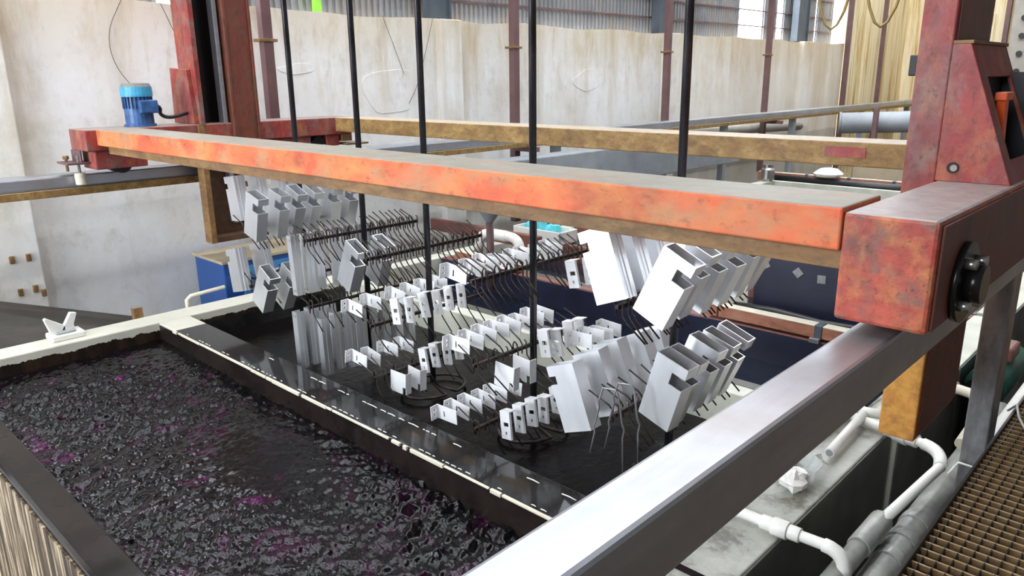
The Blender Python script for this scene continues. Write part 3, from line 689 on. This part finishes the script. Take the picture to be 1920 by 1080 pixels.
bracket_row(2, 'left', -.29, -1.85, [2.89, 3.01, 3.15, 3.3], 'left row of the third rack bottom bar', 4)
bracket_row(2, 'right', .05, -1.845, rng(3.20, .113, 4), 'right row of the third rack bottom bar', -3)
bracket_row(2, 'plate', .03, -1.945, [2.96, 3.12], 'blank faced, lowest on the third rack', 3)
bracket_row(3, 'plate', .03, -1.628, [3.0, 3.14], 'blank faced, beside the fourth rod', 4)
bracket_row(3, 'left', .13, -1.57, rng(3.62, .10, 4), 'far right end of the fourth rack middle bar', 0)

# ------------------------------------------------------------------ baths behind
def back_tank(y0, y1, label, liq, rim):
    t_ = thing('plating_tank', label, 'tank', (-3.9, y0, FL))
    part('side_wall', MB().box(-6.7, -6.5, y0, y1, FL, T), 'tank_far', t_, .008)
    part('side_wall', MB().box(-1.40, -1.16, y0, y1, FL, T), 'tank_far', t_, .008)
    part('outer_side', MB().box(-1.16, -1.152, y0, y1, FL, T-.012), 'green_grey', t_)  # dark sheet painting the shade of the gap beside the pipes
    part('near_wall', MB().box(-6.5, -1.40, y0, y0+.10, FL, T-.02), 'green_grey', t_, .008)
    part('far_wall', MB().box(-6.5, -1.40, y1-.10, y1, FL, T-.002), rim, t_, .008)
    return t_
t3 = back_tank(4.50, 5.75, 'navy-lined plating tank just behind the racks', 'liquid3', 'brownred')
water('plating_bath', -6.499, -1.401, 4.601, 5.649, -2.26, .06, .006, 'liquid3', 'dark navy liquid in the tank just behind the racks', 8)
part('lining', MB().box(-6.49, -1.41, 5.625, 5.649, -2.9, T-.01), 'navy', t3)
t4 = back_tank(5.80, 7.2, 'cream plating tank behind the copper busbar', 'liquid3', 'brownred')
water('plating_bath', -6.499, -1.401, 5.901, 7.099, -2.2, .06, .006, 'liquid3', 'dark navy liquid behind the copper busbar', 9)
t5 = back_tank(7.3, 9.2, 'far cream plating tank under the rear beam', 'liquid3', 'tank_far')
water('plating_bath', -6.499, -1.401, 7.401, 9.099, -2.2, .08, .006, 'liquid3', 'dark navy liquid in the far tank', 10)
t6 = back_tank(9.4, 14.4, 'farthest cream plating tank near the ochre wall', 'liquid3', 'tank_far')
water('plating_bath', -6.499, -1.401, 9.501, 14.299, -2.2, .12, .006, 'liquid3', 'dark navy liquid in the farthest tank', 11)
# copper busbars with straps
def busbar(y, z, x0, x1, h, label, straps, gaps=()):
    b = thing('copper_busbar', label, 'busbar', ((x0+x1)/2, y, z-h))
    cuts = [x0]+list(gaps)+[x1]
    for a, c in zip(cuts[:-1], cuts[1:]):
        part('bar', MB().box(a+.008, c-.008, y, y+.10, z-h, z), 'copper', b, .004)
        part('paper_edge', MB().box(a+.01, c-.01, y-.004, y+.104, z, z+.006), 'pvc_cream', b, .001)
    if y > 10:
        for lx in (x0+.3, x1-.3): part('leg', MB().box(lx-.05, lx+.05, y+.01, y+.09, FL, z-h), 'green_grey', b)
    for s_ in straps:
        part('strap', MB().box(s_-.03, s_+.03, y-.01, y+.11, z-h-.05, z+.012), 'blue_steel', b, .005)
        part('clamp', MB().box(s_-.05, s_+.03, y-.05, y-.01, z-h-.03, z-h+.01), 'post', b, .004)
    return b
busbar(5.66, -1.885, -3.08, -1.45, .095, 'copper busbar with pale top edge right of the racks', (-2.12,), (-2.98,))
busbar(5.66, -1.90, -6.3, -5.3, .09, 'short copper busbar behind the third rod', (-5.75,))
busbar(14.6, -1.88, -7.0, -2.6, .16, 'far copper busbar below the rear beam', (-6.0, -5.2, -4.4, -3.6, -2.9))
solo('hose', MB().tube([(-2.95, 5.90, -1.93), (-2.6, 5.93, -1.92), (-2.2, 5.92, -1.94), (-1.95, 5.93, -1.93), (-1.5, 5.9, -1.97)], .035, 10), 'black', 'glossy black hose running behind the near copper busbar', 'hose')
solo('hose', MB().tube([(-6.6, 14.5, -1.97), (-5.0, 14.51, -1.98), (-3.2, 14.49, -1.97)], .07, 10), 'black', 'black hose running in front of the far copper busbar', 'hose')
nv = thing('hanging_sheet', 'navy rubber sheet with three small grey squares', 'sheet', (-2.3, 6.1, -1.95))
part('sheet', MB().box(-2.88, -1.45, 6.10, 6.12, -1.96, -1.30), 'navy', nv, .003)
for (sx, sz, r) in ((-2.79, -1.575, .6), (-2.50, -1.60, .78), (-2.30, -1.625, .05)):
    c, s_ = math.cos(r)*.034, math.sin(r)*.034
    part('grey_square', MB().prism([(sx+c-s_, sz+s_+c), (sx-c-s_, sz-s_+c), (sx-c+s_, sz-s_-c), (sx+c+s_, sz+s_-c)], 'y', 6.094, 6.10), 'post', nv)
# pale panel beside it
solo('divider_panel', MB().box(-3.35, -2.92, 6.08, 6.10, -1.98, -1.25), 'tank_far', 'pale grey-green panel beside the navy sheet', 'panel', bevel=.003)
# white elbow pipe, tub with turquoise cloth, crates and boards at the far left of the tanks
def pipe_thing(name, label, pts, r, m, cat='pipe', joints=()):
    o = thing(name, label, cat, pts[0])
    part('pipe', MB().tube(pts, r, 14), m, o)
    for a, b, rr in joints: part('coupling', MB().cyl(a, b, rr, 16), m, o, .003)
    return o
def bend(p0, c, p1, n=6):
    p0, c, p1 = Vector(p0), Vector(c), Vector(p1)
    return [tuple(p0*(1-t)**2 + c*2*t*(1-t) + p1*t*t) for t in [i/n for i in range(n+1)]]
pipe_thing('elbow_pipe', 'thick white elbow pipe bending down into the tank behind the racks', [(-6.25, 5.98, -1.98)]+bend((-6.2, 5.98, -1.82), (-6.18, 5.98, -1.71), (-6.02, 5.98, -1.71))+bend((-5.72, 5.98, -1.71), (-5.58, 5.98, -1.71), (-5.57, 5.98, -1.85))+[(-5.57, 5.98, -2.1)], .055, 'pvc', joints=[((-5.98, 5.98, -1.71), (-5.76, 5.98, -1.71), .062)])
tb = thing('tub', 'white plastic tub holding a turquoise cloth', 'tub', (-6.3, 7.15, -1.99))
part('body', MB().box(-6.65, -5.85, 7.0, 7.35, -2.0, -1.985).box(-6.65, -6.63, 7.0, 7.35, -2.0, -1.84).box(-5.87, -5.85, 7.0, 7.35, -2.0, -1.84).box(-6.65, -5.85, 7.0, 7.02, -2.0, -1.84).box(-6.65, -5.85, 7.33, 7.35, -2.0, -1.84), 'pvc', tb, .006)
cv = MB()
for i in range(5): cv.lathe((-6.5+.11*i, 7.16+.03*(i % 2), -1.95), [(.06, 0), (.09, .06), (.06, .13+.03*(i % 3)), (.015, .16)], 9)
solo('cloth', cv, 'turq', 'crumpled turquoise cloth in the white tub', 'cloth')
solo('jug', MB().lathe((-6.60, 7.6, T), [(.07, 0), (.075, .15), (.05, .2), (.025, .22), (.025, .26)], 14), 'blue_jug', 'small blue plastic jug left of the white tub', 'jug')
solo('board', MB().box(-7.6, -5.7, 6.42, 6.5, -1.93, -1.78), 'brownred', 'dull brown-red board across the far left tank end', 'board', bevel=.006)
solo('board', MB().box(-6.1, -4.7, 7.6, 7.7, -1.99, -1.80), 'brownred', 'dull brown-red board behind the white elbow pipe', 'board', bevel=.006)
pump = thing('hanging_valve', 'dark grey valve body hanging behind the third rod', 'valve', (-5.35, 5.3, -1.3))
part('body', MB().lathe((-5.35, 5.3, -1.40), [(.03, 0), (.05, .02), (.16, .18), (.18, .22), (.06, .26), (.05, .45)], 18), 'grey_duct', pump)
part('stem', MB().cyl((-5.35, 5.3, -1.40), (-5.35, 5.3, -2.1), .04, 12), 'purple_steel', pump)
# long grey duct under the left rail and ducts near the far wall
solo('ventilation_duct', MB().box(-7.05, -6.72, 6.2, 13.2, -1.55, -1.02), 'grey_duct', 'long grey ventilation duct below the left rail', 'duct', bevel=.02)
solo('white_box', MB().box(-6.55, -5.9, 8.3, 8.9, -1.98, -1.55), 'pvc', 'white box with green edge behind the front beam', 'box', bevel=.02)
solo('steel_channel', MB().box(-6.4, -4.1, 9.15, 9.25, -1.99, -1.90), 'green', 'thin green channel on the far tank rim', 'channel', bevel=.005)
solo('duct_pipe', MB().tube([(-7.60, 12.6, -1.02), (-7.60, 17.8, -1.16)], .10, 18), 'grey_dusty', 'dusty grey pipe lying along the far left wall', 'pipe')
dp = thing('exhaust_duct', 'fat grey exhaust duct with open round end by the far wall', 'duct', (-6.4, 19.2, -1.2))
part('barrel', MB().tube([(-6.95, 18.6, -1.12), (-3.0, 19.6, -.95)], .24, 22, caps=False), 'grey_duct', dp)
part('end_disc', MB().tube([(-6.99, 18.59, -1.12), (-6.94, 18.61, -1.12)], .26, 22), 'grey_duct', dp)
solo('support_frame', MB().box(-6.1, -6.0, 18.2, 18.3, FL, -.75).box(-6.1, -4.6, 18.2, 18.3, -1.6, -1.5), 'purple_steel', 'dark support frame under the fat exhaust duct', 'frame')
solo('flask', MB().lathe((-6.6, 14.2, T), [(.10, 0), (.13, .05), (.13, .22), (.10, .26), (.11, .32)], 16), 'bolt', 'small chrome pot at the left end of the far busbar', 'pot')
solo('rag', MB().lathe((-5.6, 14.65, -1.873), [(.25, 0), (.28, .05), (.16, .14), (.04, .16)], 9), 'white_cloth', 'white rag heaped on the far copper busbar', 'rag')
solo('crate', MB().box(-5.4, -3.9, 15.3, 16.0, FL, -1.62), 'tan', 'yellowish crate behind the far copper busbar', 'crate', bevel=.02)
bp = thing('bolted_plate', 'pale grey steel plate with a row of black bolts, far right', 'plate', (-4.78, 25.0, -1.2))
part('plate', MB().box(-5.06, -4.5, 25.0, 25.06, -1.2, 3.0), 'grey_dusty', bp, .01)
for k in range(10): part('bolt', MB().cyl((-4.78, 25.0, -.9+k*.46), (-4.78, 24.93, -.9+k*.46), .075, 8), 'black', bp)

# blue cabinet by the wall
cb = thing('control_cabinet', 'blue metal cabinet with tan top beside the white wall', 'cabinet', (-7.3, 3.5, FL))
part('body', MB().box(-7.62, -7.0, 3.26, 4.20, FL, -1.73), 'blue_cab', cb, .01)
part('top', MB().box(-7.64, -6.98, 3.24, 4.22, -1.73, -1.70), 'tan', cb, .006)
part('front_panel', MB().box(-7.0, -6.985, 3.45, 4.15, -2.55, -1.78), 'blue_cab2', cb, .004)
part('handle', MB().box(-6.985, -6.96, 3.58, 3.61, -2.1, -1.9), 'bolt', cb, .003)
part('label_plate', MB().box(-6.986, -6.98, 3.66, 3.84, -1.98, -1.86), 'white_cloth', cb)
part('cable', MB().tube([(-6.97, 3.3, -1.84), (-6.95, 3.6, -1.93), (-6.95, 3.9, -1.86), (-6.95, 4.15, -1.75)], .012, 6), 'black', cb)
pipe_thing('corner_pipe', 'thin white bent pipe in front of the blue cabinet', [(-6.79, 2.78, -2.2), (-6.79, 2.78, -1.94), (-6.79, 2.82, -1.91), (-6.79, 3.15, -1.89)], .018, 'pvc_cream')
solo('lime_strip', MB().box(-8.06, -7.98, 5.16, 5.24, .735, 1.02), 'lime', 'small lime green strip standing in for a green gap above the white wall', 'strip', bevel=.004)  # added strip in place of a gap showing green leaf and light

# dry vines on the wall and drooping cables
def wallpts(pts): return [(WX+.016+.004*math.sin(i*2.3), y, z) for i, (y, z) in enumerate(pts)]
vines = [([(2.95, .74), (2.78, .45), (2.80, .15), (3.0, -.12), (3.22, -.35)], 'long dry vine curving down just above the blue motor'),
         ([(3.30, .74), (3.45, .35), (3.62, .10), (3.60, -.15), (3.7, -.4)], 'dry forked vine hanging left of the red column'),
         ([(3.62, .74), (3.55, .30), (3.50, 0), (3.45, -.3)], 'straight dry vine in the middle of the tangle'),
         ([(3.95, .70), (3.65, .62), (3.80, .30), (4.05, .02)], 'dry vine branching towards the red column'),
         ([(5.95, .74), (6.1, .40), (6.25, .05)], 'dry vine hanging right of the second black rod'),
         ([(6.75, .74), (6.6, .3), (6.45, -.1), (6.3, -.3)], 'dry vine hanging left of the third black rod')]
for p, l in vines: solo('dry_vine', MB().tube(chaikin(wallpts(p)), .0032, 5), 'vine', l, 'vine')
def loop(c, w, d, top, n=12): return [(c[0]+w*(t-.5), c[1]+.3*(t-.5), c[2]+top-(top+d)*(1-(2*t-1)**2)) for t in [i/n for i in range(n+1)]]
for (c, w, l) in (((-4.05, 10.2, .55), .75, 'yellow-brown cable loop drooping left of the ochre wall'), ((-3.45, 10.2, .55), .8, 'yellow-brown cable loop drooping before the ochre wall'), ((-5.2, 10.2, 1.25), .9, 'yellow-brown cable drooping near the corrugated sheets')):
    solo('drooping_cable', MB().tube(loop(c, w, 0, 2.0), .018, 7), 'yellow_cable', l, 'cable')

# ------------------------------------------------------------------ right side: pipes, pump, walkway
def union(o, p0, p1, r, m):
    p0, p1 = Vector(p0), Vector(p1); L = (p1-p0)
    for a, b, k in ((0, .3, 1.25), (.3, .7, 1.55), (.7, 1, 1.25)):
        part('union_collar', MB().cyl(tuple(p0+L*a), tuple(p0+L*b), r*k, 14), m, o, .003)
np_ = pipe_thing('feed_pipe', 'nearest white PVC pipe with union and elbow at the bottom edge', [(-1.50, 2.97, -1.955), (-1.1, 2.975, -1.955)]+bend((-.98, 2.98, -1.955), (-.90, 2.98, -1.955), (-.90, 2.97, -2.03))+[(-.90, 2.95, -2.4)], .025, 'pvc')
union(np_, (-1.28, 2.97, -1.955), (-1.10, 2.975, -1.955), .027, 'pvc')
part('elbow', MB().tube(bend((-1.0, 2.98, -1.955), (-.90, 2.98, -1.955), (-.90, 2.97, -2.05)), .031, 14), 'pvc', np_)
fp = pipe_thing('feed_pipe', 'white PVC pipe with union crossing beneath the orange lower column', [(-1.60, 4.42, -1.955), (-1.1, 4.30, -1.955)]+bend((-.98, 4.27, -1.955), (-.86, 4.24, -1.955), (-.84, 4.10, -1.98))+[(-.92, 3.45, -2.04)], .026, 'pvc')
union(fp, (-1.18, 4.32, -1.955), (-1.0, 4.275, -1.955), .031, 'pvc')
part('elbow', MB().tube(bend((-.97, 4.268, -1.955), (-.86, 4.24, -1.955), (-.84, 4.10, -1.98)), .033, 14), 'pvc', fp)
sp = pipe_thing('stub_pipe', 'short open-ended white pipe lying on the tank rim', [(-1.30, 3.80, -1.945), (-1.33, 4.38, -1.93)], .026, 'pvc')
part('bore', MB().cyl((-1.2995, 3.797, -1.945), (-1.2998, 3.803, -1.945), .019, 14), 'grey_duct', sp)
part('tee', MB().tube([(-1.50, 4.50, -1.93), (-1.34, 4.42, -1.93), (-1.20, 4.46, -1.93)], .030, 12), 'pvc', sp)
pipe_thing('rim_pipe', 'thin white pipe behind the short stub pipe', [(-1.55, 3.9, -1.96), (-1.44, 4.05, -1.95), (-1.40, 4.9, -1.94)], .02, 'pvc')
hp = pipe_thing('return_pipe', 'far cream PVC pipe with union behind the steel post', [(-1.5, 5.30, -1.94), (-.95, 5.16, -1.94), (-.84, 5.0, -1.96), (-.84, 4.5, -2.0)], .032, 'pvc_cream')
union(hp, (-1.22, 5.24, -1.94), (-1.04, 5.19, -1.94), .034, 'pvc_cream')
m1 = pipe_thing('main_pipe', 'grey dusty main pipe running along the walkway edge', [(-.93, .8, -2.08), (-.93, 3.5, -2.06)], .045, 'pvc_grey', joints=[((-.93, 3.22, -2.06), (-.93, 3.52, -2.06), .053), ((-.93, 2.5, -2.06), (-.93, 2.6, -2.06), .052)])
m2 = pipe_thing('main_pipe', 'fat dusty main pipe tucked under the walkway edge', [(-.845, .8, -2.2), (-.845, 3.8, -2.18), (-.845, 5.6, -2.18)], .068, 'pvc_grey', joints=[((-.845, 3.35+.2*k, -2.18), (-.845, 3.42+.2*k, -2.18), .075) for k in range(3)])
m3 = pipe_thing('main_pipe', 'clean white main pipe beyond the steel post', [(-.70, 4.45, -1.97), (-.70, 8.8, -1.97)], .055, 'pvc')
# crumpled plastic lump
rngs = random.Random(4); lv = []
mb = MB(); nu, nv_ = 10, 7
for j in range(nv_+1):
    th = math.pi*j/nv_
    for k in range(nu):
        ph = 2*math.pi*k/nu; r = .062*(1+rngs.uniform(-.28, .32))
        lv.append((-1.31+r*math.sin(th)*math.cos(ph), 3.40+1.25*r*math.sin(th)*math.sin(ph), T+.055+r*math.cos(th)*.9))
mb.add(lv, [(j*nu+k, j*nu+(k+1) % nu, (j+1)*nu+(k+1) % nu, (j+1)*nu+k) for j in range(nv_) for k in range(nu)])
solo('resin_lump', mb, 'pvc', 'pale jagged resin lump sitting on the right tank rim', 'lump')
mb = MB(); lv = []
for j in range(6):
    for k in range(7):
        lv.append((-1.40+.05*k/6*3+rngs.uniform(-.015, .015), 3.45+.045*j+rngs.uniform(-.012, .012), T+.02+.06*math.sin(j*.9+k)*.5+.05+rngs.uniform(-.015, .015)))
mb.add(lv, [(j*7+k, j*7+k+1, (j+1)*7+k+1, (j+1)*7+k) for j in range(5) for k in range(6)])
solo('plastic_film', mb, 'film', 'crumpled clear plastic film behind the resin lump', 'plastic film')
# pump
pu = thing('pump', 'dark green pump with brown terminal box behind the steel post', 'pump', (-1.05, 6.2, -2.4))
part('motor', MB().cyl((-1.0, 5.85, -2.12), (-.98, 6.55, -2.12), .13, 20), 'green', pu)
part('volute', MB().cyl((-1.0, 5.70, -2.12), (-1.0, 5.84, -2.12), .10, 18), 'black_oily', pu)
part('terminal_box', MB().box(-1.08, -.90, 6.05, 6.30, -1.99, -1.88), 'brownred', pu, .02)
part('base', MB().box(-1.10, -.90, 5.9, 6.5, FL, -2.24), 'black_oily', pu, .01)
# grating walkway
gw = thing('grating_walkway', 'rusty steel grating walkway in the bottom right corner', 'walkway', (0, 4, -1.68))
GZ0, GZ1 = -1.685, -1.65
part('edge_angle', MB().box(-.592, -.580, .4, 12, -1.76, -1.63), 'grate_dk', gw, .002)
bm_ = MB().box(-.002, .002, .4-4, 12-4, -.0175, .0175).mesh('bearing_bar'); bm_.materials.append(MT['grate_dk'])
cm_ = MB().box(-.29-.29, .62, -.0025, .0025, -.024, .020).mesh('cross_bar'); cm_.materials.append(MT['grate'])
for k in range(28):
    o = bpy.data.objects.new('bearing_bar', bm_); COL.objects.link(o); o.parent = gw; o.location = (-.558+k*.042, 0, .0125)
for k in range(130):
    o = bpy.data.objects.new('cross_bar', cm_); COL.objects.link(o); o.parent = gw; o.location = (0, 1.6-4+k*.052, .0125)
    o.rotation_euler = (.55, 0, 0)
for y in (1.2, 4.4, 7.6): part('support_beam', MB().box(-.58, .6, y, y+.08, -1.82, -1.71), 'grate_dk', gw)
# wire ties on the post
solo('wire_tie', MB().tube([(-.79, 4.05, -1.98), (-.76, 4.09, -1.92), (-.62, 4.08, -1.92), (-.60, 4.2, -1.90)], .006, 5), 'pvc', 'white wire tie wrapped round the near steel post', 'wire')
solo('wire_tie', MB().tube([(-.62, 4.3, -1.66), (-.58, 4.25, -1.60), (-.55, 4.15, -1.62), (-.50, 4.05, -1.64)], .006, 5), 'pvc', 'white wire tie knotted at the walkway edge', 'wire')

# ------------------------------------------------------------------ lift the whole place so the factory floor is z = 0
for o in list(sc.objects):
    if o.parent is None: o.location.z += EZ
